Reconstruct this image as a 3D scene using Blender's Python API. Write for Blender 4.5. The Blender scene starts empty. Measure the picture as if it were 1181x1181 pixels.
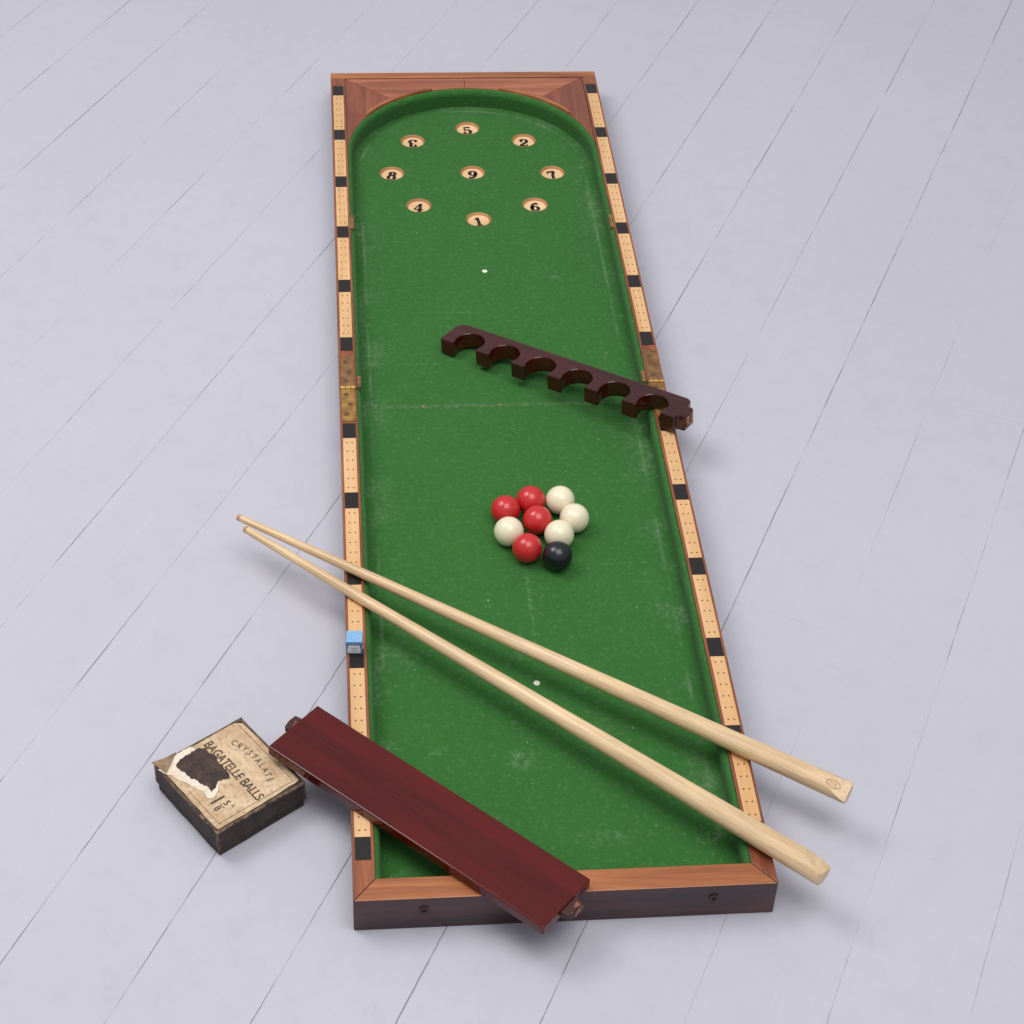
import bpy, bmesh, math, random
import numpy as np
from mathutils import Vector, Matrix
from mathutils.geometry import tessellate_polygon
random.seed(7)
S = bpy.context.scene
C = S.collection
PI = math.pi

# ------------------------------------------------------------ camera solved from the board's corners
W = .48
OBS = [((380,84),(0,1,1)), ((687,83),(1,1,1)), ((895,1020),(1,0,1)), ((408,1040),(0,0,1)),
       ((408,1074),(0,0,0)), ((894,1051),(1,0,0)), ((391,447),(0,.5,1)), ((766,440),(1,.5,1))]
def basis(p):
    pt, yw, rl = p[3:6]
    f = np.array([math.sin(yw)*math.cos(pt), math.cos(yw)*math.cos(pt), -math.sin(pt)])
    r = np.array([math.cos(yw), -math.sin(yw), 0.])
    u = np.cross(r, f)
    return math.cos(rl)*r+math.sin(rl)*u, -math.sin(rl)*r+math.cos(rl)*u, f
def proj(p, P):
    r, u, f = basis(p); d = np.array(P)-p[:3]; z = d@f
    return np.array([590.5+p[6]*1000*(d@r)/z, 590.5-p[6]*1000*(d@u)/z])
def resid(p):
    o = []
    for px, (a, b, c) in OBS:
        o += list(proj(p, (a*W, b*p[7], c*p[8]))-np.array(px))
    o.append((p[6]-2.284)/.1); o.append(p[5]/math.radians(1.5)); o.append((p[8]-.055)/.0015)
    return np.array(o)
p = np.array([-.07, -1.35, 1.85, math.radians(42.6), math.radians(4.7), 0., 2.284, 1.81, .055])
lam = 1e-3
r0 = resid(p)
for it in range(120):
    J = np.zeros((len(r0), 9))
    for k in range(9):
        q = p.copy(); q[k] += 1e-6; J[:, k] = (resid(q)-r0)/1e-6
    A = J.T@J
    st = np.linalg.solve(A+lam*np.diag(np.diag(A)), -J.T@r0)
    r1 = resid(p+st)
    if r1@r1 < r0@r0: p = p+st; r0 = r1; lam = max(lam*.4, 1e-9)
    else: lam *= 4
L = float(p[7]); H = float(p[8]); F = float(p[6])*1000
Rr, Uu, Ff = [Vector(v) for v in basis(p)]
CP = Vector(p[:3])
def at(u, v, z):
    d = Ff+Rr*((u-590.5)/F)-Uu*((v-590.5)/F)
    return CP+d*((z-CP.z)/d.z)
def to_px(P): return proj(p, tuple(P))

cam = bpy.data.cameras.new('Camera'); co = bpy.data.objects.new('Camera', cam); C.objects.link(co)
m = Matrix((Rr, Uu, -Ff)).transposed().to_4x4(); m.translation = CP
co.matrix_world = m
cam.sensor_width = 36; cam.lens = F/1181*36; cam.clip_end = 100; cam.clip_start = .05
S.camera = co

# ------------------------------------------------------------ node helpers
class NT:
    def __init__(s, name):
        s.m = bpy.data.materials.new(name); s.m.use_nodes = True; s.t = s.m.node_tree
        s.b = s.t.nodes['Principled BSDF']
    def n(s, typ, **kw):
        x = s.t.nodes.new(typ)
        for k, v in kw.items(): setattr(x, k, v)
        return x
    def put(s, sock, v):
        if isinstance(v, bpy.types.NodeSocket): s.t.links.new(v, sock)
        elif v is not None: sock.default_value = v
    def M(s, op, a, b=None, c=None, clamp=False):
        x = s.n('ShaderNodeMath', operation=op, use_clamp=clamp)
        s.put(x.inputs[0], a); s.put(x.inputs[1], b)
        if c is not None: s.put(x.inputs[2], c)
        return x.outputs[0]
    def obj(s): return s.n('ShaderNodeTexCoord').outputs['Object']
    def map(s, v, scale=(1,1,1), rot=(0,0,0), loc=(0,0,0)):
        x = s.n('ShaderNodeMapping'); s.put(x.inputs[0], v)
        x.inputs['Scale'].default_value = scale; x.inputs['Rotation'].default_value = rot; x.inputs['Location'].default_value = loc
        return x.outputs[0]
    def noise(s, v, scale, detail=3, rough=.5, dist=0):
        x = s.n('ShaderNodeTexNoise'); s.put(x.inputs['Vector'], v)
        x.inputs['Scale'].default_value = scale; x.inputs['Detail'].default_value = detail
        x.inputs['Roughness'].default_value = rough; x.inputs['Distortion'].default_value = dist
        return x.outputs['Fac']
    def rng(s, v, a, b, c=0., d=1.):
        x = s.n('ShaderNodeMapRange', clamp=True); s.put(x.inputs[0], v)
        for i, k in enumerate((a, b, c, d)): x.inputs[i+1].default_value = k
        return x.outputs[0]
    def mix(s, f, a, b, mode='MIX'):
        x = s.n('ShaderNodeMix', data_type='RGBA', blend_type=mode)
        s.put(x.inputs[0], f)
        for i, k in ((6, a), (7, b)):
            s.put(x.inputs[i], k if isinstance(k, bpy.types.NodeSocket) else (*k, 1))
        return x.outputs[2]
    def bump(s, h, st=.2, dist=.001):
        x = s.n('ShaderNodeBump'); s.put(x.inputs['Height'], h)
        x.inputs['Strength'].default_value = st; x.inputs['Distance'].default_value = dist
        s.t.links.new(x.outputs[0], s.b.inputs['Normal'])
    def col(s, c): s.put(s.b.inputs['Base Color'], c if isinstance(c, bpy.types.NodeSocket) else (*c, 1))
    def set(s, **kw):
        for k, v in kw.items(): s.put(s.b.inputs[k.replace('_', ' ')], v)
        return s.m
def srgb(r, g, b):
    f = lambda c: c/12.92 if c <= .04045 else ((c+.055)/1.055)**2.4
    return (f(r/255), f(g/255), f(b/255))

def wood(name, dark, light, axis='X', rough=.4, coat=0., fine=.25, scale=1., bump=.08, spec=.5):
    t = NT(name); o = t.obj()
    def sc(a, b): return tuple(a*scale if k == axis else b*scale for k in 'XYZ')
    n1 = t.noise(t.map(o, sc(3.5, 45)), 1, 3, .6, .8)
    n2 = t.noise(t.map(o, sc(22, 620)), 1, 2, .6)
    n3 = t.noise(t.map(o, sc(5, 9)), 1, 2)
    f = t.rng(n1, .32, .68)
    c = t.mix(f, dark, light)
    c = t.mix(t.M('MULTIPLY', t.rng(n2, .42, .7), fine), c, tuple(x*.35 for x in dark))
    c = t.mix(t.M('MULTIPLY', t.rng(n3, .35, .7), .25), c, tuple(x*.6 for x in light))
    t.col(c)
    if bump: t.bump(n2, bump, .0006)
    return t.set(Roughness=t.rng(n1, .2, .8, rough-.06, rough+.1), Coat_Weight=coat, Coat_Roughness=.1, Specular_IOR_Level=spec)

def plain(name, c, rough=.5, var=.15, sc=60, metal=0., coat=0., bump=0.):
    t = NT(name); o = t.obj(); n = t.noise(o, sc, 3, .6)
    t.col(t.mix(t.M('MULTIPLY', t.rng(n, .35, .7), var*2), c, tuple(x*.5 for x in c)))
    if bump: t.bump(n, bump, .001)
    return t.set(Roughness=rough, Metallic=metal, Coat_Weight=coat, Coat_Roughness=.05)
def worn(name, c, c2, sc=120, lo=.45, hi=.6, rough=.6, metal=0., bump=.3):
    t = NT(name); o = t.obj(); n = t.noise(o, sc, 4, .7)
    t.col(t.mix(t.rng(n, lo, hi), c, c2))
    if bump: t.bump(n, bump, .001)
    return t.set(Roughness=rough, Metallic=metal)

MAH_Y = wood('mahogany_rail', srgb(112,58,36), srgb(164,94,58), 'Y', .38, .15)
MAH_X = wood('mahogany_end', srgb(134,74,42), srgb(190,118,70), 'X', .38, .15)
MAH_FILL = wood('mahogany_filler', srgb(138,74,52), srgb(182,110,80), 'X', .34, .2)
MAH_FILLY = wood('mahogany_filler_side', srgb(118,60,42), srgb(160,90,64), 'Y', .34, .2)
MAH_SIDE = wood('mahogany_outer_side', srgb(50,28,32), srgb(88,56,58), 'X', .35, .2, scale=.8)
MAH_DARK = wood('dark_red_mahogany', srgb(68,7,7), srgb(94,14,11), 'X', .12, .2, fine=.2, scale=.9, bump=.01, spec=.35)
MAH_RACK = wood('dark_rack_mahogany', srgb(46,8,9), srgb(72,17,16), 'X', .12, .35, fine=.2, bump=.015, spec=.4)
RAWWOOD = worn('worn_end_grain', srgb(88,44,36), srgb(176,132,110), 160, .42, .6, .8)
WORNTEN = worn('worn_tenon', srgb(58,16,16), srgb(134,84,68), 110, .54, .64, .5)
STRIP = wood('score_strip_boxwood', srgb(214,164,110), srgb(232,190,140), 'Y', .4, .1, fine=.12)
EBONY = plain('ebony_inlay', srgb(28,24,24), .32, .2, 200)
PEGHOLE = plain('peg_hole_dark', srgb(110,66,38), .8)
BRASS = worn('aged_brass', srgb(188,146,82), srgb(132,94,52), 60, .40, .66, .3, .45, 0)
BRASSD = worn('tarnished_brass', srgb(156,116,74), srgb(110,76,54), 60, .40, .66, .34, .4, 0)
LOCK = plain('blackened_lock', srgb(70,54,50), .45, .3, 300, .3)
SCREW = plain('dark_brass_screw', srgb(126,96,60), .4, .3, 300, .3)
HOLE = plain('dark_hole', srgb(16,12,11), .8)
CUE = wood('ash_cue', srgb(210,174,130), srgb(236,206,164), 'X', .36, .2, fine=.4, scale=.9, bump=.04)
TIP = plain('cue_tip_leather', srgb(186,142,108), .8)
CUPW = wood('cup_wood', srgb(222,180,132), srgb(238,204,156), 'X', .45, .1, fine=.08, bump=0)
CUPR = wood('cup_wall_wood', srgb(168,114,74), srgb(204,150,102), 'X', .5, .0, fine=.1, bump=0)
INK = plain('black_ink', srgb(22,18,18), .6)
PAPER_SPOT = plain('ivory_spot', srgb(236,234,214), .7)

O = Vector((W/2, L/2, 0))
RW = .0258; FW = .031; BR = .020; ZB = max(H-.0365, .0125)
R = (W-2*RW)/2; YC = L-.056-R

def cloth(name, base, marks=()):
    t = NT(name); o = t.obj(); sp = t.n('ShaderNodeSeparateXYZ'); t.put(sp.inputs[0], o)
    x, y = sp.outputs[0], sp.outputs[1]
    n1 = t.noise(o, 900, 2, .75); n2 = t.noise(o, 9, 3, .6); n3 = t.noise(o, 130, 3, .75)
    c = t.mix(t.rng(n1, .3, .7), tuple(k*.68 for k in base), tuple(k*1.3 for k in base))
    c = t.mix(t.M('MULTIPLY', t.rng(n2, .4, .75), .25), c, tuple(k*.74 for k in base))
    c = t.mix(t.M('MULTIPLY', t.rng(n3, .52, .8), .22), c, (.22, .34, .19))
    pale = (.36, .44, .32)
    tot = None
    def add(v):
        nonlocal tot
        tot = v if tot is None else t.M('ADD', tot, v)
    # dust gathers in patches, thickest towards both ends of the board
    ends = t.rng(t.M('ABSOLUTE', y), .35, .85, 0, .10)
    dens = t.rng(t.M('ADD', t.noise(o, 6, 2, .7), ends), .38, .62, .25, 1)
    for sc, rad, th, k in ((150, .15, .62, .55), (60, .085, .64, .75), (22, .046, .60, .85), (9, .020, .40, .9)):
        vo = t.n('ShaderNodeTexVoronoi'); t.put(vo.inputs['Vector'], o); vo.inputs['Scale'].default_value = sc
        s2 = t.n('ShaderNodeSeparateColor'); t.put(s2.inputs[0], vo.outputs['Color'])
        v = t.M('MULTIPLY', t.M('MULTIPLY', t.rng(vo.outputs['Distance'], rad*.5, rad, 1, 0), t.M('GREATER_THAN', s2.outputs[0], th)), t.M('MULTIPLY', s2.outputs[1], k))
        add(t.M('MULTIPLY', v, dens) if sc > 50 else v)
    if marks:
        qy = t.M('MAXIMUM', t.M('SUBTRACT', y, YC-L/2), 0)
        rr = t.M('SQRT', t.M('ADD', t.M('MULTIPLY', x, x), t.M('MULTIPLY', qy, qy)))
        ln = t.M('ABSOLUTE', t.M('SUBTRACT', rr, R-.021))
        add(t.M('MULTIPLY', t.rng(ln, 0, .0035, .22, 0), t.rng(n2, .44, .64)))
        add(t.M('MULTIPLY', t.M('MULTIPLY', t.rng(rr, R-.06, R-.012, 0, .28), t.rng(t.noise(o, 14, 2, .7), .48, .72)), t.rng(n3, .35, .7)))
        fo = t.M('ABSOLUTE', t.M('ADD', y, t.M('MULTIPLY', t.M('SUBTRACT', n3, .5), .003)))
        add(t.M('MULTIPLY', t.rng(fo, .0005, .0042, .26, 0), t.rng(n3, .34, .62)))
    for (u, v, rx, ry, k) in marks:
        q = at(u, v, ZB)-O
        dx = t.M('DIVIDE', t.M('SUBTRACT', x, q.x), rx); dy = t.M('DIVIDE', t.M('SUBTRACT', y, q.y), ry)
        d = t.M('SQRT', t.M('ADD', t.M('MULTIPLY', dx, dx), t.M('MULTIPLY', dy, dy)))
        add(t.M('MULTIPLY', t.rng(d, 0, 1, k, 0), t.rng(n3, .42, .72)))
    c = t.mix(t.M('MINIMUM', tot, .85), c, pale)
    t.col(c); t.bump(n1, .3, .0005)
    return t.set(Roughness=.95, Sheen_Weight=.06, Sheen_Roughness=.5, Specular_IOR_Level=.1)
GREEN = srgb(53, 104, 48)
MARKS = [(604,876,.022,.022,.42), (611,690,.004,.11,.36), (820,965,.02,.015,.4),
         (640,320,.010,.010,.4), (600,745,.012,.03,.22), (700,965,.06,.015,.24), (690,840,.03,.03,.16),
         (472,760,.02,.03,.16), (680,230,.008,.06,.36), (545,360,.05,.004,.18), (480,420,.035,.006,.18), (505,868,.012,.008,.3)]
CLOTH = cloth('green_baize', GREEN, MARKS)
CLOTHC = cloth('green_baize_cushion', tuple(k*1.05 for k in GREEN))

# ------------------------------------------------------------ mesh helpers
def link(name, bm, mats, parent=None, smooth=None, bev=0., segs=2):
    me = bpy.data.meshes.new(name)
    bm.to_mesh(me); bm.free()
    for mt in (mats if isinstance(mats, (list, tuple)) else [mats]): me.materials.append(mt)
    if smooth is not None:
        me.shade_smooth(); me.set_sharp_from_angle(angle=math.radians(smooth))
    o = bpy.data.objects.new(name, me); C.objects.link(o)
    if parent: o.parent = parent
    if bev:
        md = o.modifiers.new('bevel', 'BEVEL'); md.width = bev; md.segments = segs; md.limit_method = 'ANGLE'; md.angle_limit = math.radians(40)
    return o
def tag(o, label, cat, group=None):
    o['label'] = label; o['category'] = cat
    if group: o['group'] = group
def empty(name, label, cat, group=None, M=None):
    o = bpy.data.objects.new(name, None); C.objects.link(o); o.empty_display_size = .02
    if M is not None: o.matrix_world = M
    tag(o, label, cat, group); return o
def sarea(poly): return sum(poly[i][0]*poly[(i+1) % len(poly)][1]-poly[(i+1) % len(poly)][0]*poly[i][1] for i in range(len(poly)))
def prism(bm, poly, z0, z1, top=0, side=0):
    if sarea(poly) < 0: poly = poly[::-1]
    lo = [bm.verts.new((q[0], q[1], z0)) for q in poly]; hi = [bm.verts.new((q[0], q[1], z1)) for q in poly]
    f = bm.faces.new(hi); f.material_index = top
    f = bm.faces.new(lo[::-1]); f.material_index = side
    n = len(poly)
    for i in range(n):
        f = bm.faces.new((lo[i], lo[(i+1) % n], hi[(i+1) % n], hi[i])); f.material_index = side
def rect(x0, x1, y0, y1): return [(x0, y0), (x1, y0), (x1, y1), (x0, y1)]
def flat(bm, poly, z, mi=0):
    if sarea(poly) < 0: poly = poly[::-1]
    f = bm.faces.new([bm.verts.new((q[0], q[1], z)) for q in poly]); f.material_index = mi
def disc(cx, cy, r, n=10): return [(cx+r*math.cos(2*PI*k/n), cy+r*math.sin(2*PI*k/n)) for k in range(n)]
def lathe(bm, prof, M=Matrix(), n=32, mi=0):
    rings = []
    for (r, z) in prof:
        if r < 1e-7: rings.append([bm.verts.new(M@Vector((0, 0, z)))])
        else: rings.append([bm.verts.new(M@Vector((r*math.cos(2*PI*k/n), r*math.sin(2*PI*k/n), z))) for k in range(n)])
    for si, (a, b) in enumerate(zip(rings, rings[1:])):
        for k in range(n):
            k2 = (k+1) % n
            if len(a) == 1 and len(b) == 1: continue
            if len(a) == 1: f = bm.faces.new((a[0], b[k2], b[k]))
            elif len(b) == 1: f = bm.faces.new((a[k], a[k2], b[0]))
            else: f = bm.faces.new((a[k], a[k2], b[k2], b[k]))
            f.material_index = mi[si] if isinstance(mi, (list, tuple)) else mi
    return rings
def text_mesh(s, size, off=0.):
    cu = bpy.data.curves.new('lettering', 'FONT'); cu.body = s; cu.size = size; cu.align_x = 'CENTER'; cu.align_y = 'CENTER'; cu.offset = off
    o = bpy.data.objects.new('lettering', cu); C.objects.link(o)
    dg = bpy.context.evaluated_depsgraph_get(); dg.update()
    me = bpy.data.meshes.new_from_object(o.evaluated_get(dg))
    bpy.data.objects.remove(o); return me
def add_text(bm, s, size, M, off=0., sx=1., width=None):
    me = text_mesh(s, size, off)
    if width:
        xs = [v.co.x for v in me.vertices]; sx = width/(max(xs)-min(xs))
    me.transform(M@Matrix.Diagonal((sx, 1, 1, 1)))
    bm.from_mesh(me); bpy.data.meshes.remove(me)
T = Matrix.Translation

# bold serif figures drawn as strokes: thick verticals, thin horizontals
def arc(cx, cy, rx, ry, a0, a1, n=28): return [(cx+rx*math.cos(math.radians(a)), cy+ry*math.sin(math.radians(a))) for a in np.linspace(a0, a1, n)]
K = .29; N_ = .09
DIG = {
 '1': [([(.36,0),(.36,1)], .25), ([(.36,.95),(.12,.78)], .12), ([(.08,.05),(.64,.05)], .11)],
 '2': [(arc(.34,.70,.25,.25,175,-35)+[(.30,.30),(.10,.10)], None), (arc(.16,.68,.06,.06,0,360,12), .12), ([(.06,.09),(.66,.09)], .17), ([(.64,.05),(.68,.30)], .10)],
 '3': [(arc(.32,.74,.21,.22,165,-90), None), (arc(.32,.27,.27,.24,90,-165), None), (arc(.15,.76,.05,.05,0,360,12), .12), (arc(.12,.22,.05,.05,0,360,12), .12)],
 '4': [([(.42,.98),(.03,.32)], .11), ([(.0,.29),(.72,.29)], .11), ([(.46,1),(.46,0)], .25), ([(.26,.05),(.66,.05)], .10)],
 '5': [([(.14,.91),(.62,.91)], .17), ([(.16,.96),(.12,.50)], .11), (arc(.32,.32,.27,.28,135,-165), None), (arc(.12,.24,.05,.05,0,360,12), .12)],
 '6': [(arc(.36,.30,.24,.25,0,360,40), None), (arc(.56,.32,.45,.63,88,182), None), (arc(.54,.86,.05,.05,0,360,12), .13)],
 '7': [([(.05,.89),(.64,.89)], .19), ([(.07,.95),(.05,.66)], .10), ([(.60,.90),(.38,.45),(.30,0)], .25)],
 '8': [(arc(.36,.74,.19,.20,0,360,40), None), (arc(.36,.26,.25,.24,0,360,40), None)],
}
def digit(bm, ch, h, M):
    flip = ch == '9'
    for pts, wd in DIG['6' if flip else ch]:
        pr = []
        closed = len(pts) > 8 and math.hypot(pts[0][0]-pts[-1][0], pts[0][1]-pts[-1][1]) < 1e-6
        for i, q in enumerate(pts):
            a = pts[max(0, i-1)]; b = pts[min(len(pts)-1, i+1)]
            if closed:
                if i == 0: a = pts[-2]
                if i == len(pts)-1: b = pts[1]
            dx, dy = b[0]-a[0], b[1]-a[1]; l = math.hypot(dx, dy) or 1
            w = wd if wd else N_+(K-N_)*abs(dy/l)**1.3
            nx, ny = -dy/l*w/2, dx/l*w/2
            pr.append(((q[0]+nx, q[1]+ny), (q[0]-nx, q[1]-ny)))
        def V(q):
            x, y = q[0]-.36, q[1]-.5
            if flip: x, y = -x, -y
            return bm.verts.new(M@Vector((x*h*.86, y*h, 0)))
        vp = [(V(a), V(b)) for a, b in pr]
        for (a, b), (c, d) in zip(vp, vp[1:]): bm.faces.new((a, b, d, c))

# ------------------------------------------------------------ the bagatelle board
board = empty('bagatelle_board', 'long open folding bagatelle board with green cloth bed and mahogany frame on the floor', 'bagatelle board', None, T(O))
def bp(name, bm, mats, parent=None, **kw):
    bmesh.ops.translate(bm, vec=-O, verts=bm.verts)
    return link(name, bm, mats, parent or board, **kw)
G = .0005
def rail(poly, mats):
    bm = bmesh.new(); prism(bm, poly, .0, H, 0, 1); return bp('side_rail', bm, mats, bev=.0012)
halves = {}
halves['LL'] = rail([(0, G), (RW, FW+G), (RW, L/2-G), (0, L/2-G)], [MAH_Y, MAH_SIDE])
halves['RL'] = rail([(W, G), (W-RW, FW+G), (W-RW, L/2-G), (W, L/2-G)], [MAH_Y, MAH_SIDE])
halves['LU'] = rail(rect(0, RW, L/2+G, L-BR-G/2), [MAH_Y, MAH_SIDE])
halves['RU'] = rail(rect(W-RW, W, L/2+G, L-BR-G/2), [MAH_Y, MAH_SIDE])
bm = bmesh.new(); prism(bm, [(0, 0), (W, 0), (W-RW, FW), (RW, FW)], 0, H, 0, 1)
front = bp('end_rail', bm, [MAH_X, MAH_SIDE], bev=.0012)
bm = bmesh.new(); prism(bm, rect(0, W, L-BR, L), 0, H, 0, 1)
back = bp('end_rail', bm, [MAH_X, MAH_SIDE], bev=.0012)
for y0, y1 in ((FW, L/2-.001), (L/2+.001, L-BR)):
    bm = bmesh.new(); prism(bm, rect(RW, W-RW, y0+.0005, y1-.0005), .0005, .0020); bp('base_panel', bm, MAH_SIDE)
for sgn in (-1, 1):
    def P_(a, r=R): return (W/2+sgn*r*math.cos(a), YC+r*math.sin(a))
    am = math.radians(54); cx_ = W/2+sgn*(R-.0004)
    e = .0012
    polyA = [P_(a) for a in np.linspace(am+e, PI/2, 24)]+[(W/2+sgn*.0004, YC+R), (W/2+sgn*.0004, L-BR-.0006), (cx_-sgn*.0004, L-BR-.0006)]
    polyB = [P_(a) for a in np.linspace(.02, am-e, 30)]+[(cx_, L-BR-.0010), (cx_, YC+.005)]
    bm = bmesh.new(); prism(bm, polyA, .006, H-.0015); f = bp('arch_filler', bm, MAH_FILL, bev=.0004, segs=1)
    bm = bmesh.new(); prism(bm, polyB, .006, H-.0017); bp('arch_filler', bm, MAH_FILLY, bev=.0004, segs=1)
    a0, a1 = math.radians(34), math.radians(74)
    aa = np.linspace(a0, a1, 26)
    ring = [P_(a, R+.0008) for a in aa]+[P_(a, R+.0008+.0072*min(1, .35+2.2*math.sin(PI*i/25))) for i, a in reversed(list(enumerate(aa)))]
    bm = bmesh.new(); prism(bm, ring, H-.002, H+.0020); bp('arch_trim', bm, MAH_X, f, bev=.0009, segs=3)
bm = bmesh.new(); flat(bm, rect(RW, W-RW, FW, L/2-.0003), ZB); bp('cloth_bed', bm, CLOTH)
CUPS = [(539,148,'5',6), (476,163,'3',180), (604,162,'2',-6), (452,200,'8',-12), (545,199,'9',-4), (637,199,'7',12), (483,237,'4',-8), (617,236,'6',4), (552,253,'1',8)]
CR = .0208
cpos = [at(u, v, ZB) for u, v, _, _ in CUPS]
outer = [Vector((a, b, ZB)) for a, b in rect(RW, W-RW, L/2+.0003, L-BR)]
loops = [outer]+[[Vector((a, b, ZB)) for a, b in disc(c.x, c.y, CR, 40)] for c in cpos]
allv = [v for lp in loops for v in lp]
bm = bmesh.new(); vs = [bm.verts.new(v) for v in allv]
for tri in tessellate_polygon(loops):
    a, b, c = [allv[i] for i in tri]
    n = (b-a).cross(c-a)
    if abs(n.z) < 1e-12: continue
    ids = tri if n.z > 0 else tri[::-1]
    try: bm.faces.new([vs[i] for i in ids])
    except ValueError: pass
bp('cloth_bed', bm, CLOTH)
CD = .0046
for (u, v, s, rot), c in zip(CUPS, cpos):
    bm = bmesh.new()
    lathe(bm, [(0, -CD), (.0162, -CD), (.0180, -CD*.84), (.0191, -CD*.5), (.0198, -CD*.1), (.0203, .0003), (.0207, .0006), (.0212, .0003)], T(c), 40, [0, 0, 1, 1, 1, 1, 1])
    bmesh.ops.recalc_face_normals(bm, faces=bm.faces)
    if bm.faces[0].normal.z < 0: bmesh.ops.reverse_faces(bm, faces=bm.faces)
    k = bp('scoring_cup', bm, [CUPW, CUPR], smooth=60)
    bm = bmesh.new(); digit(bm, s, .0248, T((c.x, c.y-.0004, ZB-CD+.0005))@Matrix.Rotation(math.radians(rot), 4, 'Z'))
    bp('numeral', bm, INK, k)
for u, v in ((559,313), (619,788)):
    c = at(u, v, ZB); bm = bmesh.new(); prism(bm, disc(c.x, c.y, .0042, 20), ZB+.0001, ZB+.0006); bp('ivory_spot', bm, PAPER_SPOT)
TACK = plain('tack_head', srgb(150,112,84), .6, .3, 400)
for u, v in ((488,470), (577,468)):
    c = at(u, v, ZB); bm = bmesh.new(); prism(bm, disc(c.x, c.y+.0015, .0026, 12), ZB+.0001, ZB+.0007); bp('tack', bm, TACK)
def cushion(path):
    prof = [(0, H-.0025), (.0026, H-.003), (.0050, H-.0055), (.0066, H-.0095), (.0070, H-.0125), (.0066, H-.0155), (.0052, ZB+.008), (.0045, ZB+.002), (.0042, ZB)]
    bm = bmesh.new(); rows = []
    for (x, y, nx, ny) in path: rows.append([bm.verts.new((x+nx*d, y+ny*d, z)) for d, z in prof])
    for a, b in zip(rows, rows[1:]):
        for i in range(len(prof)-1): bm.faces.new((a[i], b[i], b[i+1], a[i+1]))
    bmesh.ops.recalc_face_normals(bm, faces=bm.faces)
    bp('cushion', bm, CLOTHC, smooth=70)
def jit(): return random.uniform(-.0003, .0003)
up = [(RW+jit(), y, 1, 0) for y in np.linspace(L/2+.001, YC, 30)]
up += [(W/2+R*math.cos(a), YC+R*math.sin(a), -math.cos(a), -math.sin(a)) for a in np.linspace(PI, 0, 72)[1:-1]]
up += [(W-RW+jit(), y, -1, 0) for y in np.linspace(YC, L/2+.001, 30)]
cushion(up)
cushion([(RW+jit(), y, 1, 0) for y in np.linspace(FW, L/2-.001, 40)])
cushion([(W-RW+jit(), y, -1, 0) for y in np.linspace(FW, L/2-.001, 40)])
BL = .033; ST = .151
for key, x0 in (('L', .0036), ('R', W-.0036-.0182)):
    for hf, sg, off in (('U', 1, .108), ('L', -1, .0985)):
        par = halves[key+hf]; cs = [L/2+sg*(off+ST*k) for k in range(6)]
        bm = bmesh.new()
        for a, b in zip(cs, cs[1:]):
            y0, y1 = min(a, b)+BL/2+.0002, max(a, b)-BL/2-.0002
            prism(bm, rect(x0, x0+.0182, y0, y1), H-.001, H+.0005)
            for k in range(6):
                for xx in (.0055, .0127):
                    flat(bm, disc(x0+xx, y0+(k+.5)*(y1-y0)/6, .0012, 8), H+.0008, 1)
        bp('score_strip', bm, [STRIP, PEGHOLE], par)
        for c in cs:
            bm = bmesh.new(); prism(bm, rect(x0, x0+.0182, c-BL/2, c+BL/2), H-.001, H+.0006); bp('ebony_inlay', bm, EBONY, par)
for xc in (RW/2, W-RW/2):
    bm = bmesh.new()
    for z0, z1 in ((-.0108, -.0042), (-.0034, .0034), (.0042, .0108)):
        lathe(bm, [(0, z0), (.0040, z0), (.0040, z1), (0, z1)], T((xc, L/2, H+.0008))@Matrix.Rotation(PI/2, 4, 'Y'), 16)
    bmesh.ops.recalc_face_normals(bm, faces=bm.faces)
    h = bp('hinge', bm, BRASS, smooth=40)
    for sg in (-1, 1):
        bm = bmesh.new(); prism(bm, rect(xc-.0100, xc+.0100, *sorted((L/2+sg*.0036, L/2+sg*.077))), H-.001, H+.0014)
        bp('hinge_leaf', bm, BRASSD if sg > 0 else BRASS, h, bev=.0005)
        for k in range(3):
            y = L/2+sg*(.016+.023*k); x = xc+(.003 if k % 2 else -.003)
            bm = bmesh.new(); lathe(bm, [(.0042, .0012), (.0034, .0020), (.0012, .0022), (0, .0010)], T((x, y, H)), 16, [0, 1, 2])
            bmesh.ops.recalc_face_normals(bm, faces=bm.faces); bp('screw', bm, [LOCK, SCREW, HOLE], h)
for u, v, sx in ((408,256,1), (705,255,-1)):
    y = at(u, v, H).y
    x = RW if sx > 0 else W-RW
    bm = bmesh.new(); prism(bm, rect(*sorted((x-sx*.003, x+sx*.0055)), y-.019, y+.019), H-.012, H+.0010); bp('brass_plate', bm, BRASSD, bev=.0006)
for x, sx in ((RW, 1), (W-RW, -1)):
    bm = bmesh.new(); prism(bm, rect(*sorted((x+sx*.0005, x+sx*.0065)), L/2+.004, L/2+.030), H-.014, H-.0005); bp('brass_catch', bm, BRASSD, bev=.0008)
for u, v in ((489,1049), (823,1035)):
    a = at(u, v, H*.5); d = (a-CP); tt = (0-CP.y)/d.y; q = CP+d*tt
    bm = bmesh.new()
    lathe(bm, [(.0056, 0), (.0056, .0018), (.0046, .0026), (.0024, .0024), (.0022, .0005), (0, .0005)], T((q.x, .0003, q.z))@Matrix.Rotation(PI/2, 4, 'X'), 20)
    bmesh.ops.recalc_face_normals(bm, faces=bm.faces); s = bp('lock_stud', bm, LOCK, smooth=50)
    bm = bmesh.new(); lathe(bm, [(0, .0012), (.0021, .0012)], T((q.x, .0003, q.z))@Matrix.Rotation(PI/2, 4, 'X'), 12); bp('keyhole', bm, HOLE, s)

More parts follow.
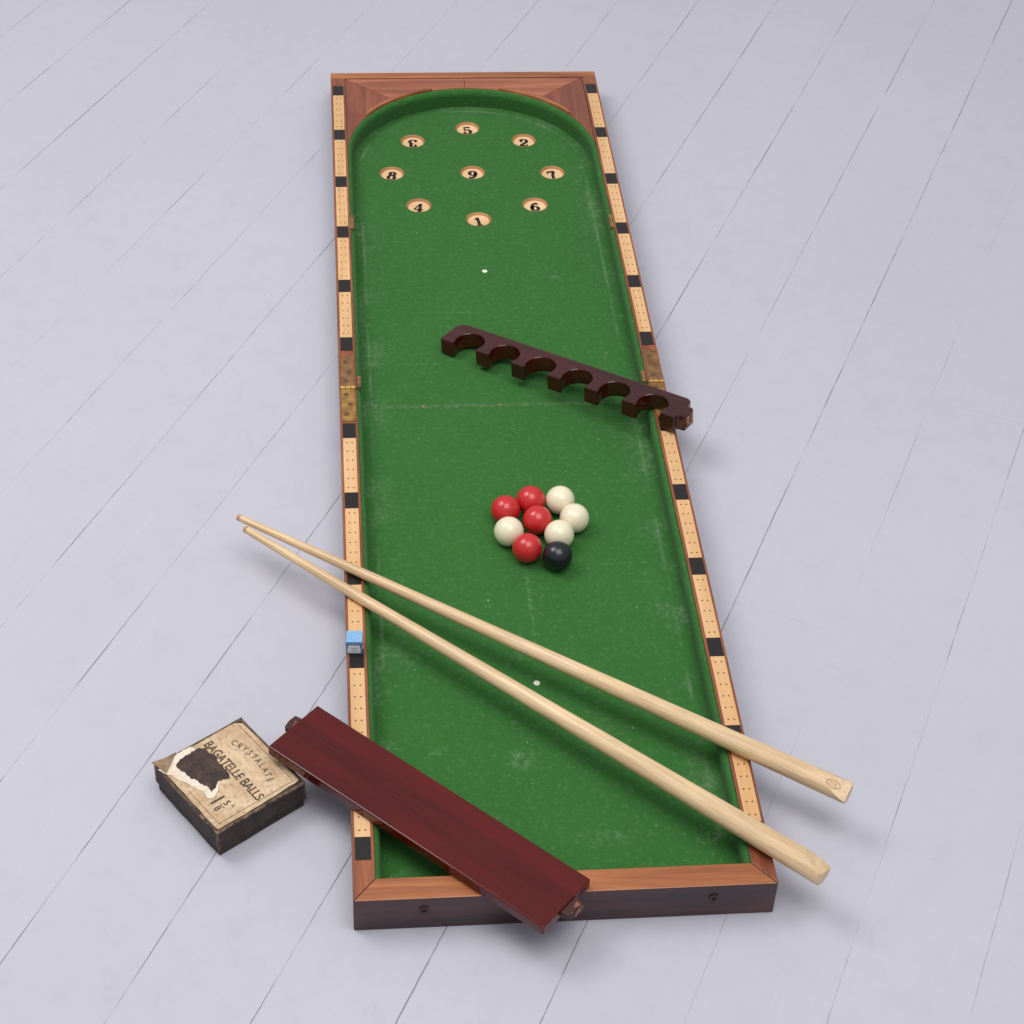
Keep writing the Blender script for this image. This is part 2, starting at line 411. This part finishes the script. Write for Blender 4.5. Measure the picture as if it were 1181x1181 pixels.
# ------------------------------------------------------------ balls
BRD = .0204
def ball_mat(name, c, var=.05):
    t = NT(name); o = t.obj(); n = t.noise(o, 70, 3, .6)
    t.col(t.mix(t.M('MULTIPLY', t.rng(n, .45, .75), var*3), c, tuple(k*.6 for k in c)))
    return t.set(Roughness=t.rng(n, .3, .8, .2, .34), Coat_Weight=.2, Coat_Roughness=.1)
RED = ball_mat('red_ball', srgb(196,40,42)); IVORY = ball_mat('ivory_ball', srgb(234,224,196), .03); BLACK = ball_mat('black_ball', srgb(22,23,30))
GRP = 'bagatelle balls clustered on the green cloth'
BALLS = [(612,577,RED,'red','red ball at the back of the cluster, left of the rearmost ivory ball'),
 (583,588,RED,'red','leftmost red ball of the cluster, directly behind the leftmost ivory ball'),
 (620,600,RED,'red','red ball in the middle of the cluster with balls all round it'),
 (608,632,RED,'red','red ball at the front of the cluster, touching the left of the black ball'),
 (646,577,IVORY,'ivory','ivory ball at the back of the cluster, right of the rearmost red ball'),
 (662,598,IVORY,'ivory','rightmost ivory ball at the right edge of the cluster'),
 (645,616,IVORY,'ivory','ivory ball directly behind the black ball'),
 (587,613,IVORY,'ivory','leftmost ivory ball, the one among the red balls'),
 (643,641,BLACK,'black','glossy black ball at the front of the cluster, the only black one')]
bpz = [at(u, v, ZB+BRD) for u, v, *_ in BALLS]
for it in range(200):
    for i in range(9):
        for j in range(i):
            d = bpz[i]-bpz[j]; l = d.length
            if l < 2*BRD+.0002:
                mv = d.normalized()*((2*BRD+.0002-l)/2); bpz[i] += mv; bpz[j] -= mv
for (u, v, mt, cn, lab), c in zip(BALLS, bpz):
    bm = bmesh.new(); bmesh.ops.create_uvsphere(bm, u_segments=48, v_segments=32, radius=BRD)
    o = link(cn+'_ball', bm, mt, smooth=180); o.location = c; o.rotation_euler = (random.random()*3, random.random()*3, 0)
    tag(o, lab, 'ball', GRP)

# ------------------------------------------------------------ cues
def frame(d, P, up=Vector((0, 0, 1))):
    x = d.normalized(); y = up.cross(x).normalized(); z = x.cross(y)
    M = Matrix((x, y, z)).transposed().to_4x4(); M.translation = P; return M
STAMP = plain('burnt_stamp', srgb(150,98,62), .7)
def make_cue(tip_px, lpx, rpx, butt_px, r0, r1, label, cut, stamp=False):
    def solve(P, d, px):
        a, b = -3., 3.
        for _ in range(60):
            mid = (a+b)/2
            if to_px(P+d*mid)[0] < px: a = mid
            else: b = mid
        return a
    rl, rr = r0+(r1-r0)*.2, r0+(r1-r0)*.86
    for _ in range(6):
        A = at(*lpx, H+.0008+rl); B = at(*rpx, H+.0008+rr); d = (B-A).normalized()
        t0 = solve(A, d, tip_px[0]); t1 = solve(A, d, butt_px[0]); tB = (B-A).length; Lc = t1-t0
        rl = r0+(r1-r0)*(-t0/Lc); rr = r0+(r1-r0)*((tB-t0)/Lc)
    M = frame(d, A+d*t0)
    root = empty('cue', label, 'cue', None, M)
    bm = bmesh.new(); RX = Matrix.Rotation(PI/2, 4, 'Y')
    prof = [(0, .006), (r0*.98, .006)]+[(r0+(r1-r0)*k/10, max(.007, Lc*k/10)) for k in range(10)]+[(r1*.998, Lc-.003), (r1*.96, Lc-.0008), (r1*.9, Lc), (0, Lc)]
    lathe(bm, prof, RX, 32)
    bmesh.ops.recalc_face_normals(bm, faces=bm.faces)
    for (co_, no_) in cut(Lc, r1):
        g = bmesh.ops.bisect_plane(bm, geom=bm.verts[:]+bm.edges[:]+bm.faces[:], plane_co=co_, plane_no=no_, clear_outer=True)
        ed = [e for e in g['geom_cut'] if isinstance(e, bmesh.types.BMEdge)]
        bmesh.ops.contextual_create(bm, geom=ed)
    sh = link('shaft', bm, CUE, root, smooth=35)
    bm = bmesh.new(); lathe(bm, [(r0*.9, .0065), (r0*.96, .003), (r0*.8, .0008), (0, 0)], RX, 20); bmesh.ops.recalc_face_normals(bm, faces=bm.faces)
    link('tip', bm, TIP, root, smooth=50)
    if stamp:
        co_, no_ = cut(Lc, r1)[0]; no_ = no_.normalized()
        ax = Vector((1, 0, 0)); ax = (ax-no_*ax.dot(no_)).normalized(); bx_ = no_.cross(ax)
        Ms = Matrix((ax, bx_, no_)).transposed().to_4x4(); Ms.translation = co_+no_*.0003
        bm = bmesh.new(); n = 28
        for k in range(n):
            q0, q1 = 2*PI*k/n, 2*PI*(k+1)/n
            bm.faces.new([bm.verts.new(Ms@Vector((a*math.cos(q), b*math.sin(q), 0))) for a, b, q in ((.0085,.0042,q0),(.0092,.0048,q0),(.0092,.0048,q1),(.0085,.0042,q1))])
        for w_ in (-.0017, 0, .0017):
            for s_ in np.arange(-.0055, .005, .0022):
                bm.faces.new([bm.verts.new(Ms@Vector((s_+a, w_+b, 0))) for a, b in ((0,-.0004),(.0012,-.0004),(.0012,.0004),(0,.0004))])
        link('stamp_mark', bm, STAMP, sh)
    return root
def cutA(l, r):
    nrm = Vector((.34, -.42, .84)).normalized()
    return [(Vector((l-.019, -.36*r, .72*r)), nrm)]
def cutB(l, r): return [(Vector((l-.026, .35*r, .80*r)), Vector((.34, .38, .86)).normalized())]
make_cue((274,596), (404,655), (857,860), (979,915), .0048, .0138, 'pale wooden cue across the board, the one nearer the balls, stamped on its slanted butt', cutA, True)
make_cue((282,610), (405,683), (880,966), (951,1009), .0050, .0153, 'pale wooden cue lying across the board, the one nearer its front end', cutB)

# ------------------------------------------------------------ solid plank over the left front corner
t = .0145
cn = [at(u, v, H+.001+t) for u, v in ((363,812), (680,1012), (628,1072), (312,862))]
xd = ((cn[1]-cn[0])+(cn[2]-cn[3])).normalized()
ctr = sum(cn, Vector())/4; ctr.z = H+.001
Mp = frame(xd, ctr)
PLn = ((cn[1]-cn[0]).length+(cn[2]-cn[3]).length)/2
yv = Mp.to_3x3().col[1]
PW = abs(((cn[0]-cn[3])+(cn[1]-cn[2])).dot(yv))/2
plank = empty('end_board', 'solid dark red mahogany board with stub tenons across the left front corner', 'board', None, Mp)
hx, hy = PLn/2, PW/2
bm = bmesh.new(); prism(bm, rect(-hx, hx, -hy, hy), 0, t); link('panel', bm, MAH_DARK, plank, bev=.0018, segs=3)
for sg in (-1, 1):
    y0, y1 = (-.012, .016) if sg > 0 else (-.006, .018)
    e_ = .0125 if sg > 0 else .011
    pl = [(sg*(hx-.001), y0), (sg*(hx+e_-.002), y0+.001), (sg*(hx+e_), y0+.009), (sg*(hx+e_-.0015), y0+.015), (sg*(hx+e_), y1-.002), (sg*(hx-.001), y1)]
    bm = bmesh.new(); prism(bm, pl, .0015, t-.003); tn = link('tenon', bm, WORNTEN, plank, bev=.0012)
    bm = bmesh.new(); prism(bm, rect(*sorted((sg*(hx+e_-.0002), sg*(hx+e_+.0009))), y0+.010, y1-.003), .0026, t-.0042); link('worn_end', bm, RAWWOOD, tn, bev=.0004)

# ------------------------------------------------------------ notched cue rack
P0 = at(509, 407, ZB+.0012); P1 = at(777, 499, H+.006)
xr = (P1-P0).normalized(); span = (P1-P0).length
Mr = frame(xr, P0)
rack = empty('cue_rack', 'dark mahogany cue rack with six round notches resting on the right rail and green cloth', 'cue rack', None, Mr)
foot = .0240; per = (span-foot)/6; rw_ = (per-foot)/2; D = .0525; TH = .0265
ra = (per-.0190)/2; yc_ = .0150
th0 = math.asin(min(.95, max(.05, (yc_-.0045)/ra)))*.95
poly = [(0, 0)]
for k in range(6):
    x0 = k*per+foot; cx = x0+rw_
    poly.append((x0, 0))
    for a in np.linspace(PI+th0, -th0, 28): poly.append((cx+ra*math.cos(a), yc_+ra*math.sin(a)))
    poly.append((x0+2*rw_, 0))
XE = 6*per+foot
poly += [(XE, 0), (XE+.001, .009), (XE+.012, .010), (XE+.013, .034), (XE+.003, .036), (XE, D-.004), (XE-.006, D), (.018, D)]
poly += [(.018+.018*math.cos(a), D-.018+.018*math.sin(a)) for a in np.linspace(PI/2+.2, PI, 8)]+[(0, .012), (-.0012, .006)]
bm = bmesh.new(); prism(bm, poly, 0, TH)
nb = link('notched_bar', bm, MAH_RACK, rack, bev=.0022, segs=3)
bm = bmesh.new(); prism(bm, rect(XE+.0126, XE+.0140, .013, .031), .004, TH-.005); link('worn_end', bm, RAWWOOD, rack, bev=.0006)

# ------------------------------------------------------------ cardboard ball box
hb = .043
bc = [at(u, v, hb) for u, v in ((274,824), (352,901), (250,963), (181,886))]
xd = ((bc[1]-bc[0])+(bc[2]-bc[3])).normalized()
ctr = sum(bc, Vector())/4; ctr.z = 0
Mb = frame(xd, ctr); yv = Mb.to_3x3().col[1]
bx = ((bc[1]-bc[0]).length+(bc[2]-bc[3]).length)/4; by = abs(((bc[0]-bc[3])+(bc[1]-bc[2])).dot(yv))/4
def cardboard(name, c, c2, edge=None):
    tt = NT(name); o = tt.obj(); n = tt.noise(o, 35, 4, .7); n2 = tt.noise(o, 300, 2, .6)
    c_ = tt.mix(tt.rng(n, .42, .72), c, c2); c_ = tt.mix(tt.M('MULTIPLY', tt.rng(n2, .5, .7), .4), c_, tuple(k*1.8 for k in c2))
    if edge:
        sp = tt.n('ShaderNodeSeparateXYZ'); tt.put(sp.inputs[0], o)
        ex = tt.M('SUBTRACT', bx, tt.M('ABSOLUTE', sp.outputs[0])); ey = tt.M('SUBTRACT', by, tt.M('ABSOLUTE', sp.outputs[1])); ez = tt.M('SUBTRACT', hb, sp.outputs[2])
        mx = tt.M('MINIMUM', tt.M('MAXIMUM', ex, ey), tt.M('MINIMUM', tt.M('MAXIMUM', ex, ez), tt.M('MAXIMUM', ey, ez)))
        w = tt.M('MULTIPLY', tt.rng(mx, .0006, .0040, 1, 0), tt.rng(tt.noise(o, 90, 3, .7), .36, .60))
        c_ = tt.mix(w, c_, edge)
    tt.col(c_); tt.bump(n2, .3, .001); return tt.set(Roughness=.75)
CARD = cardboard('dark_cardboard', srgb(44,36,35), srgb(72,58,52), srgb(142,112,88)); CARDE = cardboard('worn_cardboard', srgb(120,96,76), srgb(150,122,98))
def label_mat():
    tt = NT('aged_label_paper'); o = tt.obj(); n = tt.noise(o, 28, 4, .7); n2 = tt.noise(o, 180, 3, .7)
    c_ = tt.mix(tt.rng(n, .35, .7), srgb(218,192,158), srgb(178,146,112)); c_ = tt.mix(tt.M('MULTIPLY', tt.rng(n2, .50, .7), .5), c_, srgb(120,90,66))
    tt.col(c_); return tt.set(Roughness=.8)
LABEL = label_mat(); TORN = cardboard('torn_paper_edge', srgb(228,218,204), srgb(206,186,162)); TEAR = cardboard('torn_dark_patch', srgb(42,32,30), srgb(84,60,50))
LINK = worn('printed_faded_brown', srgb(68,54,46), srgb(124,100,80), 130, .46, .70, .8, 0, 0)
box = empty('ball_box', 'worn dark cardboard ball box with a torn tan paper label, left of the board', 'box', None, Mb)
def rpoly(hx, hy, n=6, j=.0006):
    pts = [(-hx, -hy), (hx, -hy), (hx, hy), (-hx, hy)]; o = []
    for i in range(4):
        a, b = pts[i], pts[(i+1) % 4]
        for k in range(n): o.append((a[0]+(b[0]-a[0])*k/n+random.uniform(-j, j), a[1]+(b[1]-a[1])*k/n+random.uniform(-j, j)))
    return o
def ragged(pts, n=4, j=.0011):
    o = []
    for i in range(len(pts)):
        a, b = pts[i], pts[(i+1) % len(pts)]
        for k in range(n):
            jj = j if k else j*.4
            o.append((a[0]+(b[0]-a[0])*k/n+random.uniform(-jj, jj), a[1]+(b[1]-a[1])*k/n+random.uniform(-jj, jj)))
    return o
bm = bmesh.new(); prism(bm, rpoly(bx-.002, by-.002), 0, hb-.004); link('tray', bm, CARD, box, bev=.0008)
bm = bmesh.new(); prism(bm, rpoly(bx, by), .014, hb); lid = link('lid', bm, CARD, box, bev=.0010)
lx, ly = bx-.004, by-.004
def toL(u, v, z=hb):
    q = Mb.inverted()@at(u, v, z); return (q.x, q.y)
lp = [(-lx, -ly+.012), (-lx+.003, -ly+.004), (-lx+.02, -ly), (0, -ly), (lx-.002, -ly), (lx, -ly+.002), (lx, 0), (lx-.002, ly-.006), (lx-.003, ly), (0, ly+.0005), (-lx+.006, ly-.001), (-lx, ly-.008)]
bm = bmesh.new(); flat(bm, ragged(lp, 5, .0006), hb+.0006); link('paper_label', bm, LABEL, lid)
bm = bmesh.new(); bl, bw = lx-.006, ly-.006; w_ = .0006; zt = hb+.0009
for q in (rect(-bl, bl, bw-w_, bw), rect(bl-w_, bl, -bw, bw-w_), rect(-bl+.05, bl-w_, -bw, -bw+w_)): flat(bm, q, zt)
s_ = "CRYSTALATE"; cc = toL(293, 877); RA = .12
for i, ch in enumerate(s_):
    a = (i-(len(s_)-1)/2)*.0084/RA
    add_text(bm, ch, .0115, T((cc[0]+RA*math.sin(a), cc[1]+.003-RA+RA*math.cos(a), zt))@Matrix.Rotation(-a, 4, 'Z'), .0001, .82)
cc = toL(269, 889)
add_text(bm, "BAGATELLE BALLS", .0170, T((cc[0], cc[1], zt)), .0003, width=.111)
fx, fy = bl-.031, -bw+.018
add_text(bm, "1", .027, T((fx, fy, zt)), .0004, .85)
add_text(bm, "5", .0125, T((fx+.0105, fy+.0066, zt)), .0002, .95); add_text(bm, "8", .0125, T((fx+.0105, fy-.0066, zt)), .0002, .95)
flat(bm, rect(fx+.0062, fx+.0150, fy-.0005, fy+.0005), zt)
for dx in (.0172, .0192): flat(bm, rect(fx+dx, fx+dx+.0009, fy+.0080, fy+.0120), zt)
link('lettering', bm, LINK, lid)
tw_ = [toL(u, v) for u, v in ((183,889),(191,880),(202,872),(211,866),(220,862),(228,866),(224,880),(232,892),(244,902),(253,904),(252,912),(246,921),(239,921),(235,914),(228,911),(221,907),(213,903),(206,900),(199,895),(192,894))]
td_ = [toL(u, v) for u, v in ((203,884),(207,878),(213,873),(221,868),(229,864),(237,863),(241,869),(248,873),(252,880),(257,884),(262,891),(266,898),(259,899),(252,901),(249,909),(244,915),(240,908),(232,905),(226,900),(219,898),(214,892),(208,890))]
bm = bmesh.new(); flat(bm, ragged(tw_, 3, .0009), hb+.0012); link('torn_edge', bm, TORN, lid)
bm = bmesh.new(); flat(bm, ragged(td_, 4, .0010), hb+.0015); link('torn_patch', bm, TEAR, lid)
a, b, c_ = toL(175,881), toL(203,869), toL(192,893)
bm = bmesh.new(); prism(bm, [a, (a[0]*.5+b[0]*.5+.002, a[1]*.5+b[1]*.5), b, c_], hb+.0017, hb+.0028); link('torn_flap', bm, [CARDE], lid)

# ------------------------------------------------------------ chalk
q = at(409, 754, H+.0008)
cs = .0205
Mc = T((q.x, q.y+cs/2, H+.0008))@Matrix.Rotation(math.radians(-3), 4, 'Z')
ck = empty('cue_chalk', 'small blue cube of cue chalk in a paper wrapper standing on the left rail', 'chalk', None, Mc)
CHK = plain('blue_chalk', srgb(134,180,222), .95, .15, 300, bump=.4); WRAP = plain('blue_wrapper', srgb(112,134,194), .6, .2, 200); MARK = plain('pale_print', srgb(234,235,238), .7, .1, 400)
bm = bmesh.new(); n = 12; g = [[None]*(n+1) for _ in range(n+1)]
h = cs/2-.0003
for i in range(n+1):
    for j in range(n+1):
        x, y = -h+2*h*i/n, -h+2*h*j/n; r_ = math.hypot(x, y)
        g[i][j] = bm.verts.new((x, y, cs-.0025*max(0, 1-(r_/(h*.85))**2)))
for i in range(n):
    for j in range(n): bm.faces.new((g[i][j], g[i+1][j], g[i+1][j+1], g[i][j+1]))
rim = [g[i][0] for i in range(n)]+[g[n][j] for j in range(n)]+[g[i][n] for i in range(n, 0, -1)]+[g[0][j] for j in range(n, 0, -1)]
lo = [bm.verts.new((v.co.x, v.co.y, 0)) for v in rim]
for i in range(len(rim)):
    k = (i+1) % len(rim); bm.faces.new((lo[i], lo[k], rim[k], rim[i]))
bm.faces.new(lo[::-1])
link('chalk_block', bm, CHK, ck, smooth=40)
bm = bmesh.new()
o4 = rect(-cs/2, cs/2, -cs/2, cs/2)
for i in range(4):
    a, b = o4[i], o4[(i+1) % 4]
    bm.faces.new([bm.verts.new(v) for v in ((*a, .0002), (*b, .0002), (*b, cs-.0025), (*a, cs-.0025))])
wr = link('wrapper', bm, WRAP, ck)
bm = bmesh.new()
def fp(pts, mi=0, yy=.0003):
    f = bm.faces.new([bm.verts.new((x, -cs/2-yy, z)) for x, z in pts]); f.material_index = mi
fp([(-.0082, .0015), (.0078, .0015), (.0083, .0085), (.0066, .0150), (-.0066, .0154), (-.0083, .0090)])
fp([(-.0042, .0108), (-.0010, .0086), (-.0006, .0100)], 1, .0005); fp([(.0010, .0086), (.0042, .0108), (.0006, .0100)], 1, .0005)
fp([(-.0028, .0048), (.0028, .0048), (.0028, .0057), (-.0028, .0057)], 1, .0005)
link('printed_mark', bm, [MARK, WRAP], wr)

# ------------------------------------------------------------ floor
def floor_mat():
    t = NT('painted_floorboards'); o = t.obj(); sp = t.n('ShaderNodeSeparateXYZ'); t.put(sp.inputs[0], o)
    x, y = sp.outputs[0], sp.outputs[1]; th = math.radians(26.5); c, s = math.cos(th), math.sin(th); bw = .144
    wob = t.M('MULTIPLY', t.M('SUBTRACT', t.noise(o, 6, 2), .5), .0025)
    wob2 = t.M('MULTIPLY', t.M('SUBTRACT', t.noise(o, 55, 3, .7), .5), .0018)
    a = t.M('ADD', t.M('ADD', t.M('SUBTRACT', t.M('MULTIPLY', x, c), t.M('MULTIPLY', y, s)), wob), wob2)
    b = t.M('ADD', t.M('MULTIPLY', x, s), t.M('MULTIPLY', y, c))
    q = t.M('DIVIDE', t.M('ADD', a, .05), bw); cell = t.M('FLOOR', q); fr = t.M('FRACT', q)
    dl = t.M('MULTIPLY', t.M('MINIMUM', fr, t.M('SUBTRACT', 1, fr)), bw)
    wn = t.n('ShaderNodeTexWhiteNoise', noise_dimensions='1D'); t.put(wn.inputs['W'], cell)
    wl = t.n('ShaderNodeTexWhiteNoise', noise_dimensions='1D'); t.put(wl.inputs['W'], t.M('ADD', t.M('FLOOR', t.M('ADD', q, .5)), .37))
    e = t.M('FRACT', t.M('ADD', t.M('DIVIDE', b, 6.0), wn.outputs['Value']))
    de = t.M('MULTIPLY', t.M('MINIMUM', e, t.M('SUBTRACT', 1, e)), 6.0)
    cb = t.n('ShaderNodeCombineXYZ'); t.put(cb.inputs[0], a); t.put(cb.inputs[1], b)
    nl = t.M('ADD', t.noise(t.map(cb.outputs[0], (9, 3.2, 1)), 1.6, 4, .75), t.M('MULTIPLY', t.M('SUBTRACT', wl.outputs['Value'], .5), .18))
    wd = t.rng(nl, .40, .74, .0004, .0013)
    g = t.M('MULTIPLY', t.M('SUBTRACT', 1, t.M('DIVIDE', dl, wd), clamp=True), 2.4, clamp=True)
    g = t.M('MULTIPLY', g, t.rng(nl, .40, .64, .12, 1))
    g = t.M('MAXIMUM', g, t.M('MULTIPLY', t.rng(de, .0004, .0012, 1, 0), .16))
    grain = t.noise(t.map(cb.outputs[0], (120, 5, 1)), 1, 3, .6); big = t.noise(o, 1.3, 2, .6); mid = t.noise(o, 18, 4, .7)
    col = t.mix(t.rng(big, .3, .7), srgb(185,184,195), srgb(190,189,200))
    col = t.mix(t.M('MULTIPLY', wn.outputs['Value'], .15), col, srgb(179,179,191))
    col = t.mix(t.M('MULTIPLY', t.rng(mid, .48, .75), .28), col, srgb(168,168,182))
    scuff = t.noise(t.map(o, (30, 12, 1), (0, 0, .9)), 1, 5, .8)
    col = t.mix(t.M('MULTIPLY', t.rng(scuff, .61, .72), .22), col, srgb(158,157,171))
    col = t.mix(t.M('MULTIPLY', t.rng(grain, .60, .72), .16), col, srgb(202,202,210))
    col = t.mix(t.M('MULTIPLY', g, .60), col, srgb(76,74,84))
    for sc, rad, th_, k in ((12, .026, .58, .5), (26, .036, .72, .42)):
        vo = t.n('ShaderNodeTexVoronoi'); t.put(vo.inputs['Vector'], o); vo.inputs['Scale'].default_value = sc
        s2 = t.n('ShaderNodeSeparateColor'); t.put(s2.inputs[0], vo.outputs['Color'])
        sp2 = t.M('MULTIPLY', t.M('LESS_THAN', vo.outputs['Distance'], t.M('MULTIPLY', s2.outputs[1], rad)), t.M('GREATER_THAN', s2.outputs[0], th_))
        col = t.mix(t.M('MULTIPLY', sp2, k), col, srgb(104,100,106))
    t.col(col)
    t.bump(t.M('MULTIPLY', grain, .22), .2, .0012)
    return t.set(Roughness=t.rng(mid, .3, .7, .5, .64), Specular_IOR_Level=.28)
bm = bmesh.new(); flat(bm, rect(-8, 8, -8, 9), 0)
fl = link('floor', bm, floor_mat()); fl['kind'] = 'structure'; tag(fl, 'grey lavender painted wooden floorboards running diagonally', 'floor')

# ------------------------------------------------------------ light
def area(name, loc, tgt, size, e, col=(1, 1, 1)):
    l = bpy.data.lights.new(name, 'AREA'); l.shape = 'SQUARE'; l.size = size; l.energy = e; l.color = col
    o = bpy.data.objects.new(name, l); C.objects.link(o); o.location = loc
    o.rotation_euler = (Vector(tgt)-Vector(loc)).to_track_quat('-Z', 'Y').to_euler()
area('key_softbox', (-1.6, 1.4, 3.2), (.3, 1.3, 0), 1.7, 56, (1, .985, .96))
area('fill_softbox', (.7, -.5, 4.1), (.4, 1.5, 0), 2.8, 92, (1, .99, .975))
w = bpy.data.worlds.new('World'); S.world = w; w.use_nodes = True
wt = w.node_tree; bg = wt.nodes['Background']
gc = wt.nodes.new('ShaderNodeTexCoord'); gs = wt.nodes.new('ShaderNodeSeparateXYZ'); gr = wt.nodes.new('ShaderNodeMapRange'); gm = wt.nodes.new('ShaderNodeMix'); gm.data_type = 'RGBA'
wt.links.new(gc.outputs['Generated'], gs.inputs[0]); wt.links.new(gs.outputs[2], gr.inputs[0]); wt.links.new(gr.outputs[0], gm.inputs[0])
gr.inputs[1].default_value = .3; gr.inputs[2].default_value = 1.
gm.inputs[6].default_value = (.66, .665, .68, 1); gm.inputs[7].default_value = (1.2, 1.205, 1.235, 1)
wt.links.new(gm.outputs[2], bg.inputs[0]); bg.inputs[1].default_value = .53
S.view_settings.view_transform = 'Standard'; S.view_settings.look = 'None'; S.view_settings.exposure = 0
